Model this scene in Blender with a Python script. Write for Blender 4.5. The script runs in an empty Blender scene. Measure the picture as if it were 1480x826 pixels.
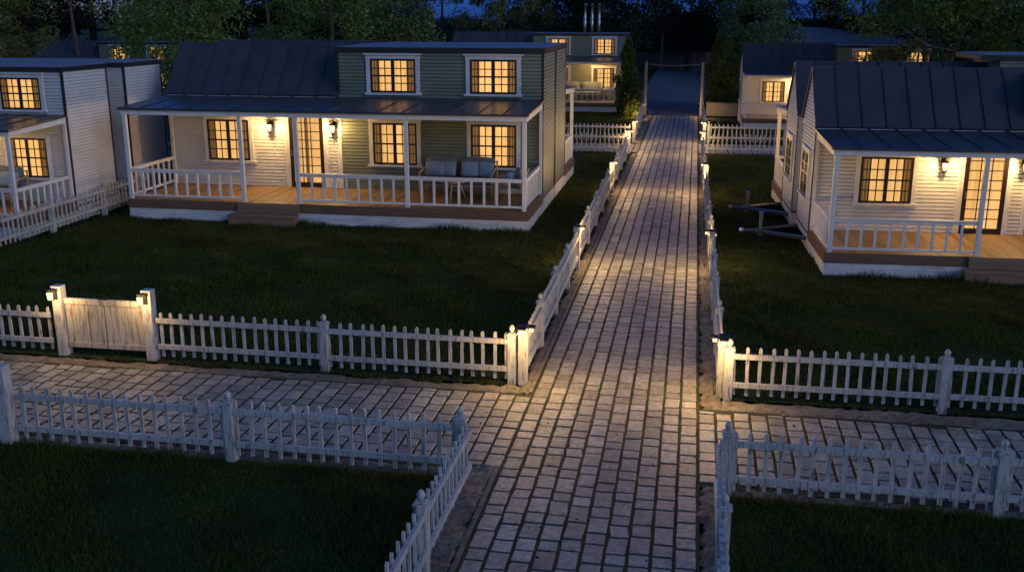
import bpy, bmesh, math, random
import numpy as np
from mathutils import Vector, Matrix
random.seed(7)
RNG = np.random.default_rng(11)
sc = bpy.context.scene
C = sc.collection
EXPO = 3.2
K = 2.0 ** -EXPO            # lamp and window powers are given for exposure 0
WARM = (1.0, 0.61, 0.235)

# ------------------------------------------------------------------ materials
def mat(name, col, rough=0.6, metal=0.0, spec=0.5):
    m = bpy.data.materials.new(name); m.use_nodes = True
    b = m.node_tree.nodes['Principled BSDF']
    b.inputs['Base Color'].default_value = (*col, 1)
    b.inputs['Roughness'].default_value = rough
    b.inputs['Metallic'].default_value = metal
    b.inputs['Specular IOR Level'].default_value = spec
    return m
def N(m, t, **kw):
    n = m.node_tree.nodes.new(t)
    for k, v in kw.items(): setattr(n, k, v)
    return n
def L(m, a, b): m.node_tree.links.new(a, b)
def bsdf(m): return m.node_tree.nodes['Principled BSDF']
def coords(m, kind='Object', scale=(1, 1, 1)):
    tc = N(m, 'ShaderNodeTexCoord'); mp = N(m, 'ShaderNodeMapping')
    mp.inputs['Scale'].default_value = scale
    L(m, tc.outputs[kind], mp.inputs['Vector']); return mp.outputs[0]
def noise(m, vec, scale, detail=6, rough=0.6):
    n = N(m, 'ShaderNodeTexNoise'); n.inputs['Scale'].default_value = scale
    n.inputs['Detail'].default_value = detail; n.inputs['Roughness'].default_value = rough
    if vec is not None: L(m, vec, n.inputs['Vector'])
    return n.outputs['Fac']
def ramp(m, fac, stops):
    r = N(m, 'ShaderNodeValToRGB'); e = r.color_ramp.elements
    while len(e) < len(stops): e.new(0.5)
    for i, (p, c) in enumerate(stops):
        e[i].position = p; e[i].color = (*c, 1) if len(c) == 3 else c
    L(m, fac, r.inputs['Fac']); return r.outputs['Color']
def mixc(m, fac, a, b, mode='MIX'):
    n = N(m, 'ShaderNodeMix', data_type='RGBA', blend_type=mode)
    if isinstance(fac, (int, float)): n.inputs[0].default_value = fac
    else: L(m, fac, n.inputs[0])
    for s, v in ((6, a), (7, b)):
        if isinstance(v, tuple): n.inputs[s].default_value = (*v, 1)
        else: L(m, v, n.inputs[s])
    return n.outputs[2]
def bump(m, h, strength=0.3, dist=0.01):
    b = N(m, 'ShaderNodeBump'); b.inputs['Strength'].default_value = strength
    b.inputs['Distance'].default_value = dist
    L(m, h, b.inputs['Height']); L(m, b.outputs[0], bsdf(m).inputs['Normal'])
def painted(name, col, dirt, amount=0.35, stretch=(6, 6, 1.2), rough=0.55, scale=3.0):
    """weathered paint: grain, chips and streaks with a shape of their own"""
    m = mat(name, col, rough)
    v = coords(m, 'Object', stretch)
    n1 = noise(m, v, scale, 8, 0.65)
    k = ramp(m, n1, [(0.49, (0, 0, 0)), (0.68, (1, 1, 1))])
    mm = N(m, 'ShaderNodeMath', operation='MULTIPLY'); L(m, k, mm.inputs[0]); mm.inputs[1].default_value = amount
    base = mixc(m, mm.outputs[0], col, dirt)
    n2 = noise(m, coords(m, 'Object', (1, 1, 1)), 2.3, 4)
    tone = ramp(m, n2, [(0.3, (0.82, 0.82, 0.82)), (0.7, (1, 1, 1))])
    out = mixc(m, 1.0, base, tone, 'MULTIPLY')
    L(m, out, bsdf(m).inputs['Base Color'])
    bump(m, n1, 0.25, 0.006)
    return m

M = {}
M['fence'] = painted('fence_paint', (0.48, 0.475, 0.46), (0.10, 0.085, 0.065), 1.0, (14, 14, 1.6), 0.55, 3.4)
M['gate'] = painted('gate_paint', (0.44, 0.41, 0.36), (0.10, 0.07, 0.035), 1.0, (9, 9, 1.3), 0.6, 2.0)
M['trim'] = painted('white_trim_paint', (0.76, 0.75, 0.73), (0.55, 0.52, 0.47), 0.3, (4, 4, 1), 0.45)
M['skirt'] = painted('skirting_paint', (0.72, 0.71, 0.69), (0.3, 0.27, 0.23), 0.55, (0.8, 6, 8), 0.6, 3.0)
M['white'] = painted('white_siding', (0.74, 0.725, 0.70), (0.6, 0.57, 0.52), 0.3, (0.7, 0.7, 4), 0.5)
M['cream'] = painted('bright_white_siding', (0.66, 0.65, 0.64), (0.6, 0.57, 0.53), 0.3, (0.7, 0.7, 4), 0.5)
M['green'] = painted('sage_green_siding', (0.205, 0.228, 0.17), (0.165, 0.185, 0.14), 0.5, (0.7, 0.7, 4), 0.5)
M['dark'] = mat('dark_trim_metal', (0.018, 0.017, 0.02), 0.42)
M['frame'] = mat('dark_brown_frame', (0.022, 0.014, 0.011), 0.35)
m = mat('standing_seam_metal', (0.030, 0.034, 0.050), 0.33, 0.0, 0.55)
n = noise(m, coords(m, 'Object', (1, 1, 1)), 1.7, 5)
L(m, ramp(m, n, [(0.3, (0.034, 0.033, 0.040)), (0.75, (0.064, 0.062, 0.072))]), bsdf(m).inputs['Base Color'])
r = N(m, 'ShaderNodeMapRange'); L(m, noise(m, coords(m, 'Object', (1, 1, 1)), 5, 6), r.inputs[0]); r.inputs[3].default_value = 0.24; r.inputs[4].default_value = 0.46
L(m, r.outputs[0], bsdf(m).inputs['Roughness'])
bump(m, noise(m, coords(m, 'Object', (1, 1, 1)), 1.3, 2), 0.12, 0.02)
M['metal'] = m
M['flatroof'] = mat('grey_roof_membrane', (0.15, 0.155, 0.17), 0.7)
m = mat('deck_timber', (0.3, 0.17, 0.08), 0.5)
g = N(m, 'ShaderNodeNewGeometry')
rc = ramp(m, g.outputs['Random Per Island'], [(0.0, (0.22, 0.125, 0.05)), (0.5, (0.31, 0.185, 0.078)), (1.0, (0.39, 0.24, 0.105))])
nn = noise(m, coords(m, 'Object', (14, 1.2, 14)), 3, 8)
L(m, mixc(m, 0.55, rc, ramp(m, nn, [(0.3, (0.35, 0.35, 0.35)), (0.7, (1, 1, 1))]), 'MULTIPLY'), bsdf(m).inputs['Base Color'])
bump(m, nn, 0.3, 0.005); M['deck'] = m
m = mat('brown_fascia_timber', (0.1, 0.055, 0.03), 0.5)
nn = noise(m, coords(m, 'Object', (0.8, 8, 12)), 3, 8)
L(m, ramp(m, nn, [(0.3, (0.11, 0.058, 0.034)), (0.7, (0.21, 0.12, 0.075))]), bsdf(m).inputs['Base Color']); bump(m, nn, 0.4, 0.01)
M['fascia'] = m
m = m.copy(); m.name = 'lit_step_timber'; M['step'] = m  # fascia timber made paler: lamplight on the steps is put into the colour
for nd in m.node_tree.nodes:
    if nd.type == 'VALTORGB': nd.color_ramp.elements[0].color = (0.17, 0.10, 0.058, 1); nd.color_ramp.elements[1].color = (0.31, 0.19, 0.115, 1)
def emit(name, col, s):
    m = mat(name, (0.02, 0.02, 0.02), 0.4)
    b = bsdf(m); b.inputs['Emission Color'].default_value = (*col, 1); b.inputs['Emission Strength'].default_value = s * K
    return m
m = emit('lit_window', (1, 0.62, 0.27), 1.0)
nn = noise(m, coords(m, 'Object', (1.2, 1.2, 0.6)), 2.2, 3)
oi = N(m, 'ShaderNodeObjectInfo')
va = N(m, 'ShaderNodeVectorMath', operation='ADD'); L(m, coords(m, 'Object', (1.2, 1.2, 0.8)), va.inputs[0]); L(m, oi.outputs['Location'], va.inputs[1])
nn = noise(m, va.outputs[0], 2.2, 3)
L(m, ramp(m, nn, [(0.3, (1.0, 0.48, 0.125)), (0.7, (1.0, 0.60, 0.21))]), bsdf(m).inputs['Emission Color'])
# folded cloth blinds behind the glass: fine upright streaks, each room a little brighter or dimmer
st = noise(m, coords(m, 'Object', (14, 14, 0.5)), 1.0, 3)
m1 = N(m, 'ShaderNodeMapRange'); L(m, st, m1.inputs[0]); m1.inputs[1].default_value = .3; m1.inputs[2].default_value = .7; m1.inputs[3].default_value = .78 * K; m1.inputs[4].default_value = 1.16 * K
m2 = N(m, 'ShaderNodeMapRange'); L(m, oi.outputs['Random'], m2.inputs[0]); m2.inputs[3].default_value = .82; m2.inputs[4].default_value = 1.12
m3 = N(m, 'ShaderNodeMath', operation='MULTIPLY'); L(m, m1.outputs[0], m3.inputs[0]); L(m, m2.outputs[0], m3.inputs[1])
L(m, m3.outputs[0], bsdf(m).inputs['Emission Strength'])
M['pane'] = m
M['dimpane'] = mat('dark_window_glass', (0.020, 0.015, 0.012), 0.2, 0, 0.15)
M['bulb'] = emit('lamp_diffuser', (1, 0.74, 0.40), 1.7)
M['glassbulb'] = emit('lantern_glass', (1, 0.76, 0.42), 1.7)
m = bpy.data.materials.new('curtain_cloth'); m.use_nodes = True
nt = m.node_tree; nt.nodes.remove(nt.nodes['Principled BSDF'])
d = N(m, 'ShaderNodeBsdfDiffuse'); t = N(m, 'ShaderNodeBsdfTranslucent'); mx = N(m, 'ShaderNodeMixShader')
d.inputs[0].default_value = (0.12, 0.10, 0.09, 1); t.inputs[0].default_value = (0.24, 0.22, 0.24, 1); mx.inputs[0].default_value = 0.7
L(m, d.outputs[0], mx.inputs[1]); L(m, t.outputs[0], mx.inputs[2]); L(m, mx.outputs[0], nt.nodes['Material Output'].inputs[0])
tx = N(m, 'ShaderNodeTexWave', wave_type='BANDS', bands_direction='X'); tx.inputs['Scale'].default_value = 4.2; tx.inputs['Distortion'].default_value = 1.2
tcx = N(m, 'ShaderNodeTexCoord'); L(m, tcx.outputs['Object'], tx.inputs['Vector'])
L(m, ramp(m, tx.outputs['Fac'], [(0.2, (0.13, 0.115, 0.12)), (0.8, (0.36, 0.33, 0.33))]), t.inputs[0])
M['curtain'] = m
M['iron'] = mat('black_iron', (0.012, 0.011, 0.010), 0.6, 0.0, 0.2)
M['steel'] = mat('galvanised_steel', (0.42, 0.43, 0.45), 0.3, 0.9)
M['hitchsteel'] = mat('dull_hitch_steel', (0.2, 0.2, 0.22), 0.4, 0.7)
M['shadowunder'] = mat('hollow_shade_black', (0.010, 0.009, 0.009), 0.95, 0, 0.0)  # black that stands for the shade inside the hitch frame
M['cushion'] = mat('blue_grey_cloth', (0.12, 0.135, 0.155), 0.9)
M['pillow'] = mat('slate_blue_cloth', (0.20, 0.27, 0.34), 0.9)
M['palecloth'] = mat('grey_green_cloth', (0.26, 0.27, 0.23), 0.9)
M['palewood'] = mat('pale_wood', (0.42, 0.30, 0.19), 0.5)
m = mat('stone_paver', (0.3, 0.27, 0.26), 0.62)
g = N(m, 'ShaderNodeNewGeometry')
rc = ramp(m, g.outputs['Random Per Island'], [(0.0, (0.26, 0.245, 0.21)), (0.3, (0.35, 0.335, 0.285)), (0.7, (0.41, 0.39, 0.335)), (1.0, (0.49, 0.47, 0.41))])
v = coords(m, 'Object', (1, 1, 1))
n1 = noise(m, v, 13, 9, 0.75)
n2 = noise(m, v, 1.1, 5, 0.6)
c1 = mixc(m, 1.0, rc, ramp(m, n1, [(0.34, (0.42, 0.40, 0.37)), (0.60, (1, 1, 1))]), 'MULTIPLY')
c2 = mixc(m, 1.0, c1, ramp(m, n2, [(0.3, (0.62, 0.60, 0.56)), (0.65, (1, 1, 1))]), 'MULTIPLY')
n3 = noise(m, v, 42, 3, 0.5)
n4 = noise(m, v, 3.1, 6, 0.7)
c2 = mixc(m, ramp(m, n4, [(0.56, (0, 0, 0)), (0.74, (0.75, 0.75, 0.75))]), c2, (0.13, 0.125, 0.085))
c3 = mixc(m, ramp(m, n3, [(0.64, (0, 0, 0)), (0.72, (0.6, 0.6, 0.6))]), c2, (0.07, 0.06, 0.05))
L(m, c3, bsdf(m).inputs['Base Color'])
rr = N(m, 'ShaderNodeMapRange'); L(m, n2, rr.inputs[0]); rr.inputs[3].default_value = 0.42; rr.inputs[4].default_value = 0.72
L(m, rr.outputs[0], bsdf(m).inputs['Roughness'])
bump(m, n1, 0.55, 0.012); M['paver'] = m
m = mat('mossy_joint_soil', (0.03, 0.035, 0.015), 0.95)
n1 = noise(m, coords(m), 1.6, 5)
L(m, ramp(m, n1, [(0.38, (0.014, 0.011, 0.008)), (0.62, (0.034, 0.040, 0.009))]), bsdf(m).inputs['Base Color'])
bump(m, noise(m, coords(m), 40, 4), 0.8, 0.02); M['joint'] = m
m = mat('rough_concrete', (0.3, 0.26, 0.22), 0.85)
v = coords(m)
n1 = noise(m, v, 3.5, 9, 0.7); n2 = noise(m, v, 17, 6, 0.7)
cc = ramp(m, n1, [(0.3, (0.07, 0.055, 0.038)), (0.47, (0.18, 0.15, 0.115)), (0.7, (0.29, 0.25, 0.20))])
cc = mixc(m, 1.0, cc, ramp(m, n2, [(0.3, (0.5, 0.48, 0.45)), (0.6, (1, 1, 1))]), 'MULTIPLY')
vo = N(m, 'ShaderNodeTexVoronoi', feature='DISTANCE_TO_EDGE'); vo.inputs['Scale'].default_value = 2.6
vd = N(m, 'ShaderNodeVectorMath', operation='ADD'); nz = N(m, 'ShaderNodeTexNoise'); nz.inputs['Scale'].default_value = 4; L(m, v, nz.inputs['Vector'])
L(m, v, vd.inputs[0]); L(m, nz.outputs['Color'], vd.inputs[1]); L(m, vd.outputs[0], vo.inputs['Vector'])
cc = mixc(m, ramp(m, vo.outputs['Distance'], [(0.0, (0.85, 0.85, 0.85)), (0.035, (0, 0, 0))]), cc, (0.02, 0.018, 0.012))
L(m, cc, bsdf(m).inputs['Base Color']); bump(m, n1, 0.9, 0.05); M['concrete'] = m
m = mat('asphalt', (0.11, 0.125, 0.16), 0.85, 0, 0.25)
L(m, ramp(m, noise(m, coords(m, 'Object', (0.25, 1, 1)), 1.2, 8, 0.7), [(0.35, (0.075, 0.078, 0.085)), (0.65, (0.15, 0.15, 0.155))]), bsdf(m).inputs['Base Color'])
bump(m, noise(m, coords(m), 30, 5), 0.3, 0.01); M['asphalt'] = m
m = mat('lawn_soil', (0.02, 0.03, 0.012), 0.95, 0, 0.1)
n1 = noise(m, coords(m), 1.4, 7, 0.65)
L(m, ramp(m, n1, [(0.3, (0.017, 0.023, 0.007)), (0.55, (0.030, 0.044, 0.012)), (0.75, (0.060, 0.066, 0.020))]), bsdf(m).inputs['Base Color'])
bump(m, noise(m, coords(m), 30, 6), 0.9, 0.04); M['lawn'] = m
def leafy(name, c0, c1, rough=0.7, spec=0.12):
    m = mat(name, c0, rough, 0, spec)
    g = N(m, 'ShaderNodeNewGeometry')
    a = ramp(m, g.outputs['Random Per Island'], [(0, c0), (1, c1)])
    n = noise(m, coords(m), 0.9, 4)
    cc = mixc(m, 1.0, a, ramp(m, n, [(0.3, (0.6, 0.62, 0.6)), (0.7, (1.25, 1.2, 1.0))]), 'MULTIPLY')
    L(m, cc, bsdf(m).inputs['Base Color'])
    tr = N(m, 'ShaderNodeBsdfTranslucent'); L(m, cc, tr.inputs[0]); ad = N(m, 'ShaderNodeMixShader'); ad.inputs[0].default_value = .4
    L(m, bsdf(m).outputs[0], ad.inputs[1]); L(m, tr.outputs[0], ad.inputs[2]); L(m, ad.outputs[0], m.node_tree.nodes['Material Output'].inputs[0])
    return m
M['blade'] = leafy('grass_blades', (0.040, 0.062, 0.014), (0.105, 0.125, 0.034), 0.75, 0.1)
M['weed'] = leafy('kerb_weeds', (0.05, 0.07, 0.02), (0.10, 0.11, 0.04))
M['leaf1'] = leafy('green_leaves', (0.06, 0.11, 0.030), (0.27, 0.37, 0.10), 0.55, 0.3)
M['leaf2'] = leafy('olive_leaves', (0.07, 0.085, 0.022), (0.31, 0.30, 0.09), 0.55, 0.3)
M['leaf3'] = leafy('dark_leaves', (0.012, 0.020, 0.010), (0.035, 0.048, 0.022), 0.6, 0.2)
M['leaf4'] = leafy('silver_green_leaves', (0.06, 0.095, 0.045), (0.23, 0.32, 0.14), 0.5, 0.35)
M['conifer'] = leafy('conifer_sprays', (0.065, 0.10, 0.030), (0.16, 0.19, 0.06), 0.6, 0.2)
m = mat('bark', (0.07, 0.05, 0.035), 0.9); nn = noise(m, coords(m, 'Object', (6, 6, 1)), 3, 7)
L(m, ramp(m, nn, [(0.3, (0.035, 0.025, 0.018)), (0.7, (0.13, 0.10, 0.075))]), bsdf(m).inputs['Base Color']); bump(m, nn, 0.8, 0.05); M['bark'] = m
M['greencloth'] = mat('green_parasol_cloth', (0.012, 0.16, 0.025), 0.8)
M['postwood'] = painted('pale_gate_timber', (0.28, 0.25, 0.20), (0.2, 0.15, 0.1), 0.6, (8, 8, 1))
M['greywood'] = painted('grey_fence_timber', (0.10, 0.095, 0.10), (0.05, 0.045, 0.04), 0.6, (8, 8, 1))
M['wallgrey'] = painted('grey_render', (0.23, 0.21, 0.20), (0.14, 0.12, 0.11), 0.6, (1, 1, 1), 0.8)
m = mat('ribbed_grey_roofing', (0.2, 0.2, 0.215), 0.45); M['ribbed'] = m
M['rope'] = mat('pale_rope', (0.4, 0.4, 0.42), 0.7)

# ------------------------------------------------------------------ mesh builder
class MB:
    def __init__(s): s.v = []; s.f = []
    def quad(s, a, b, c, d):
        i = len(s.v); s.v += [tuple(a), tuple(b), tuple(c), tuple(d)]; s.f.append((i, i+1, i+2, i+3)); return s
    def poly(s, pts):
        i = len(s.v); s.v += [tuple(p) for p in pts]; s.f.append(tuple(range(i, i+len(pts)))); return s
    def hexa(s, p):       # 4 bottom (ccw from above) then 4 top
        i = len(s.v); s.v += [tuple(q) for q in p]
        for f in ((3, 2, 1, 0), (4, 5, 6, 7), (0, 1, 5, 4), (1, 2, 6, 5), (2, 3, 7, 6), (3, 0, 4, 7)):
            s.f.append(tuple(i+k for k in f))
        return s
    def box(s, x0, x1, y0, y1, z0, z1):
        return s.hexa([(x0, y0, z0), (x1, y0, z0), (x1, y1, z0), (x0, y1, z0), (x0, y0, z1), (x1, y0, z1), (x1, y1, z1), (x0, y1, z1)])
    def tube(s, pts, radii, n=8, cap=True):
        pts = [Vector(p) for p in pts]; base = len(s.v); up = Vector((0.13, 0.21, 1)).normalized()
        for k, p in enumerate(pts):
            d = (pts[min(k+1, len(pts)-1)] - pts[max(k-1, 0)]).normalized()
            a = d.cross(up)
            if a.length < 0.05: a = d.cross(Vector((1, 0, 0)))
            a.normalize(); b = d.cross(a)
            for j in range(n):
                t = 2*math.pi*j/n; s.v.append(tuple(p + (a*math.cos(t) + b*math.sin(t))*radii[k]))
        for k in range(len(pts)-1):
            for j in range(n):
                s.f.append((base+k*n+j, base+k*n+(j+1) % n, base+(k+1)*n+(j+1) % n, base+(k+1)*n+j))
        if cap:
            s.f.append(tuple(base+j for j in range(n))[::-1]); s.f.append(tuple(base+(len(pts)-1)*n+j for j in range(n)))
        return s
    def lathe(s, cx, cy, prof, n=10):     # (r, z) pairs bottom to top
        base = len(s.v)
        for r, z in prof:
            for j in range(n):
                t = 2*math.pi*j/n; s.v.append((cx+r*math.cos(t), cy+r*math.sin(t), z))
        for k in range(len(prof)-1):
            for j in range(n):
                s.f.append((base+k*n+j, base+k*n+(j+1) % n, base+(k+1)*n+(j+1) % n, base+(k+1)*n+j))
        s.f.append(tuple(base+j for j in range(n))[::-1]); s.f.append(tuple(base+(len(prof)-1)*n+j for j in range(n)))
        return s
    def siding(s, p0, p1, z0, z1, lo=None, hi=None, h=0.088):
        """lap boards on the wall standing on p0->p1; outward is to the right of that direction"""
        p0 = Vector((*p0, 0)); p1 = Vector((*p1, 0)); d = p1-p0; ln = d.length; d.normalize(); nrm = Vector((d.y, -d.x, 0))
        lo = lo or (lambda z: 0.0); hi = hi or (lambda z: ln)
        P = lambda u, z, o: p0 + d*u + nrm*o + Vector((0, 0, z))
        z = z0
        while z < z1-1e-4:
            t = min(z+h, z1)
            l0, h0, l1, h1 = lo(z), hi(z), lo(t), hi(t)
            if h0-l0 > 0.01 or h1-l1 > 0.01:
                g = max(z, t-0.022)
                s.quad(P(l0, z, 0.016), P(h0, z, 0.016), P(h1, g, 0.012), P(l1, g, 0.012))
                s.quad(P(l1, g, 0.012), P(h1, g, 0.012), P(h1, g, -0.022), P(l1, g, -0.022))
                s.quad(P(l1, g, -0.022), P(h1, g, -0.022), P(h1, t, -0.022), P(l1, t, -0.022))
                s.quad(P(l1, t, -0.022), P(h1, t, -0.022), P(h1, t, 0.016), P(l1, t, 0.016))
            z = t
        return s
    def build(s, name, material, parent=None, smooth=False, bevel=0.0):
        me = bpy.data.meshes.new(name); me.from_pydata(s.v, [], s.f); me.update()
        if smooth: me.polygons.foreach_set('use_smooth', [True]*len(me.polygons))
        me.materials.append(material)
        o = bpy.data.objects.new(name, me); C.objects.link(o)
        if parent is not None: o.parent = parent
        if bevel > 0:
            b = o.modifiers.new('bevel', 'BEVEL'); b.width = bevel; b.segments = 2; b.limit_method = 'ANGLE'
        return o
def mesh_np(name, verts, faces, material, parent=None, fn=None):
    me = bpy.data.meshes.new(name); k = faces.shape[1]
    me.vertices.add(len(verts)); me.vertices.foreach_set('co', verts.astype(np.float32).ravel())
    me.loops.add(faces.size); me.loops.foreach_set('vertex_index', faces.astype(np.int32).ravel())
    me.polygons.add(len(faces)); me.polygons.foreach_set('loop_start', np.arange(0, faces.size, k, dtype=np.int32))
    me.polygons.foreach_set('loop_total', np.full(len(faces), k, dtype=np.int32))
    me.polygons.foreach_set('use_smooth', np.zeros(len(faces), dtype=bool))
    me.update(calc_edges=True); me.materials.append(material)
    o = bpy.data.objects.new(name, me); C.objects.link(o)
    if parent is not None: o.parent = parent
    return o
def tag(o, label=None, cat=None, group=None, kind=None):
    for k, v in (('label', label), ('category', cat), ('group', group), ('kind', kind)):
        if v: o[k] = v
    return o
def thing(name, label, cat, loc=(0, 0, 0), rz=0.0, group=None, scale=(1, 1, 1)):
    o = bpy.data.objects.new(name, None); o.empty_display_size = 0.2; C.objects.link(o)
    o.location = loc; o.rotation_euler = (0, 0, rz); o.scale = scale
    return tag(o, label, cat, group)
KIDS = {}
def copy_tree(o, parent=None):
    c = o.copy(); C.objects.link(c)
    if parent is not None: c.parent = parent
    for ch in list(o.children): copy_tree(ch, c)
    return c
def lamp(name, loc, watts, size=0.03, col=WARM, spot=None, rot=None):
    ld = bpy.data.lights.new(name, 'SPOT' if spot else 'POINT'); ld.energy = watts*K; ld.color = col; ld.shadow_soft_size = size
    if spot: ld.spot_size = spot; ld.spot_blend = 0.6
    o = bpy.data.objects.new(name, ld); C.objects.link(o); o.location = loc
    if rot: o.rotation_euler = rot
    return o

# ------------------------------------------------------------------ camera
f_px, vx, vy = 1460.0, 269.0, 395.0
pitch = math.atan2(vy, f_px); yaw = math.atan2(vx, math.hypot(vy, f_px))
cam = bpy.data.cameras.new('camera'); co = bpy.data.objects.new('camera', cam); C.objects.link(co)
cam.sensor_width = 36; cam.lens = f_px/1480*36; cam.clip_end = 2000; cam.clip_start = 0.1
co.location = (0, 0, 5); co.rotation_euler = (math.pi/2-pitch, 0, yaw); sc.camera = co

# ------------------------------------------------------------------ sky, dusk light
w = bpy.data.worlds.new('World'); sc.world = w; w.use_nodes = True; nt = w.node_tree
bg = nt.nodes['Background']; sky = nt.nodes.new('ShaderNodeTexSky'); sky.sky_type = 'NISHITA'; sky.sun_disc = False
SUN_EL, SUN_AZ = math.radians(4.0), math.radians(118)      # afterglow behind the camera, a little to the right
sky.sun_elevation = SUN_EL; sky.sun_rotation = SUN_AZ; sky.air_density = 1.0; sky.dust_density = 0.3; sky.ozone_density = 4.0
tc = nt.nodes.new('ShaderNodeTexCoord'); sp = nt.nodes.new('ShaderNodeSeparateXYZ'); nt.links.new(tc.outputs['Generated'], sp.inputs[0])
mr = nt.nodes.new('ShaderNodeMapRange'); nt.links.new(sp.outputs['Y'], mr.inputs[0]); mr.inputs[1].default_value = -1; mr.inputs[2].default_value = 1
tint = nt.nodes.new('ShaderNodeValToRGB'); nt.links.new(mr.outputs[0], tint.inputs[0]); te = tint.color_ramp.elements
te[0].position = 0.10; te[0].color = (0.41, 0.47, 0.67, 1); te[1].position = 0.98; te[1].color = (0.035, 0.16, 1.5, 1)
for p_, c_ in ((0.42, (0.61, 0.60, 0.71, 1)), (0.86, (0.53, 0.56, 0.72, 1))): q_ = te.new(p_); q_.color = c_
mu = nt.nodes.new('ShaderNodeMix'); mu.data_type = 'RGBA'; mu.blend_type = 'MULTIPLY'; mu.inputs[0].default_value = 1
nt.links.new(sky.outputs[0], mu.inputs[6]); nt.links.new(tint.outputs[0], mu.inputs[7]); nt.links.new(mu.outputs[2], bg.inputs[0])
bg.inputs[1].default_value = 0.042
sd = bpy.data.lights.new('sun', 'SUN'); so = bpy.data.objects.new('sun', sd); C.objects.link(so)
sd.energy = 0.065; sd.angle = math.radians(25); sd.color = (0.80, 0.82, 1.0)
so.rotation_euler = (math.radians(66), 0, math.radians(62)); so.location = (6, -10, 12)

# ------------------------------------------------------------------ ground, path, cross streets
def sheet(name, x0, x1, y0, y1, z, m, kind='structure'):
    return tag(MB().quad((x0, y0, z), (x1, y0, z), (x1, y1, z), (x0, y1, z)).build(name, m), kind=kind)
sheet('ground', -600, 600, -300, 900, -0.06, M['lawn'])
XL, XR = -1.97, 0.23
tag(MB().quad((XL-.02, 1, -.0075), (XR+.02, 1, -.0075), (XR+.02, 51.8, -.0075), (XL-.02, 51.8, -.0075)).build('path_bed', M['joint']), kind='structure')
def pavers(name, x0, x1, y0, y1):
    V = []; F = []; pitchx = (x1-x0)/round((x1-x0)/0.219)
    n = round((x1-x0)/pitchx)
    for i in range(n):
        cx = x0+(i+.5)*pitchx; y = y0-random.uniform(0, .25); k = random.randint(0, 1)
        while y < y1:
            ln = (0.305 if k else 0.195)+random.uniform(-.025, .025); k = 1-k if random.random() < .88 else k
            a, b = max(y, y0), min(y+ln, y1); y += ln+.029
            if b-a < .05: continue
            hw = pitchx/2-.0155-random.uniform(0, .005); z = random.uniform(-.004, .003)
            tx, ty = random.gauss(0, .006), random.gauss(0, .005); sk = random.gauss(0, .0035)
            cy = (a+b)/2; i0 = len(V); bev = .006
            def zz(X, Y): return z+tx*(X-cx)+ty*(Y-cy)
            for (ins, dz) in ((0, -.05), (0, -.005), (bev, 0)):
                for sx, sy in ((-1, -1), (1, -1), (1, 1), (-1, 1)):
                    X = cx+sx*(hw-ins)+sk*sy+(random.uniform(-.002, .002) if dz else 0); Y = cy+sy*((b-a)/2-ins)
                    V.append((X, Y, zz(X, Y)+dz))
            for lv in (0, 4):
                for j in range(4): F.append((i0+lv+j, i0+lv+(j+1) % 4, i0+lv+4+(j+1) % 4, i0+lv+4+j))
            F.append((i0+8, i0+9, i0+10, i0+11))
    return tag(mesh_np(name, np.array(V), np.array(F), M['paver']), kind='structure')
pavers('path', XL, XR, 3.5, 51.7)
pavers('cross_street', -17.6, XL-.006, 10.42, 12.68); pavers('cross_street', XR+.006, 12.2, 10.42, 12.5)
pavers('cross_street', -9, XL-.006, 37.75, 40.1); pavers('cross_street', XR+.006, 9, 37.9, 40.6)
for a, b, c, d in ((-18, XL, 10.3, 12.75), (XR, 13, 10.3, 12.6), (-9.2, XL, 37.6, 40.3), (XR, 9.2, 37.8, 40.7)):
    sheet('street_bed', a, b, c, d, -.0115, M['joint'])
def rough_strip(name, x0, x1, y0, y1, z=0.012, amp=0.022, edge=0.035, step=0.09):
    nx = max(3, int((x1-x0)/step)); ny = max(3, int((y1-y0)/step))
    if nx*ny > 40000: nx = max(3, nx//2); ny //= 2
    xs = np.linspace(x0, x1, nx); ys = np.linspace(y0, y1, ny); X, Y = np.meshgrid(xs, ys)
    ph = RNG.uniform(0, 6, 6)
    Z = z+amp*(np.sin(X*5.1+ph[0]+np.sin(Y*3.3))*np.sin(Y*4.3+ph[1])*.5+RNG.normal(0, .33, X.shape))
    # ragged, sunk borders
    long_y = (y1-y0) > (x1-x0)
    if long_y:
        X[:, 0] += RNG.normal(0, edge, ny); X[:, -1] += -np.abs(RNG.normal(0, edge*.5, ny)); Z[:, 0] -= .05; Z[:, -1] -= .045
    else:
        Y[0, :] += np.abs(RNG.normal(0, edge*.5, nx)); Y[-1, :] += RNG.normal(0, edge, nx); Z[0, :] -= .045; Z[-1, :] -= .05
    V = np.stack([X, Y, Z], -1).reshape(-1, 3)
    idx = np.arange(nx*ny).reshape(ny, nx)
    F = np.stack([idx[:-1, :-1], idx[:-1, 1:], idx[1:, 1:], idx[1:, :-1]], -1).reshape(-1, 4)
    o = mesh_np(name, V, F, M['concrete']); o.data.polygons.foreach_set('use_smooth', [True]*len(F)); return tag(o, kind='structure')
rough_strip('kerb', -2.42, XL-.02, 3.5, 10.38, .008, .038, .05, .06)
rough_strip('kerb', -2.2, XL-.03, 12.72, 37.3, .012, .022, .03)
rough_strip('kerb', XR+.02, .50, 3.5, 10.36, .008, .038, .05, .06)
rough_strip('kerb', XR+.03, .56, 12.56, 37.6, .012, .025, .04)
rough_strip('kerb', -17.6, -2.18, 12.70, 13.02, .018)
rough_strip('kerb', .54, 12.2, 12.54, 12.98, .018)
rough_strip('kerb', -17.6, -2.4, 10.08, 10.40, .0)
rough_strip('kerb', .48, 12.2, 10.12, 10.40, .0)
rough_strip('kerb', -2.42, XL-.03, 40.4, 51.7, .01)
rough_strip('kerb', XR+.03, .5, 41.0, 51.7, .01)
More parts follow.
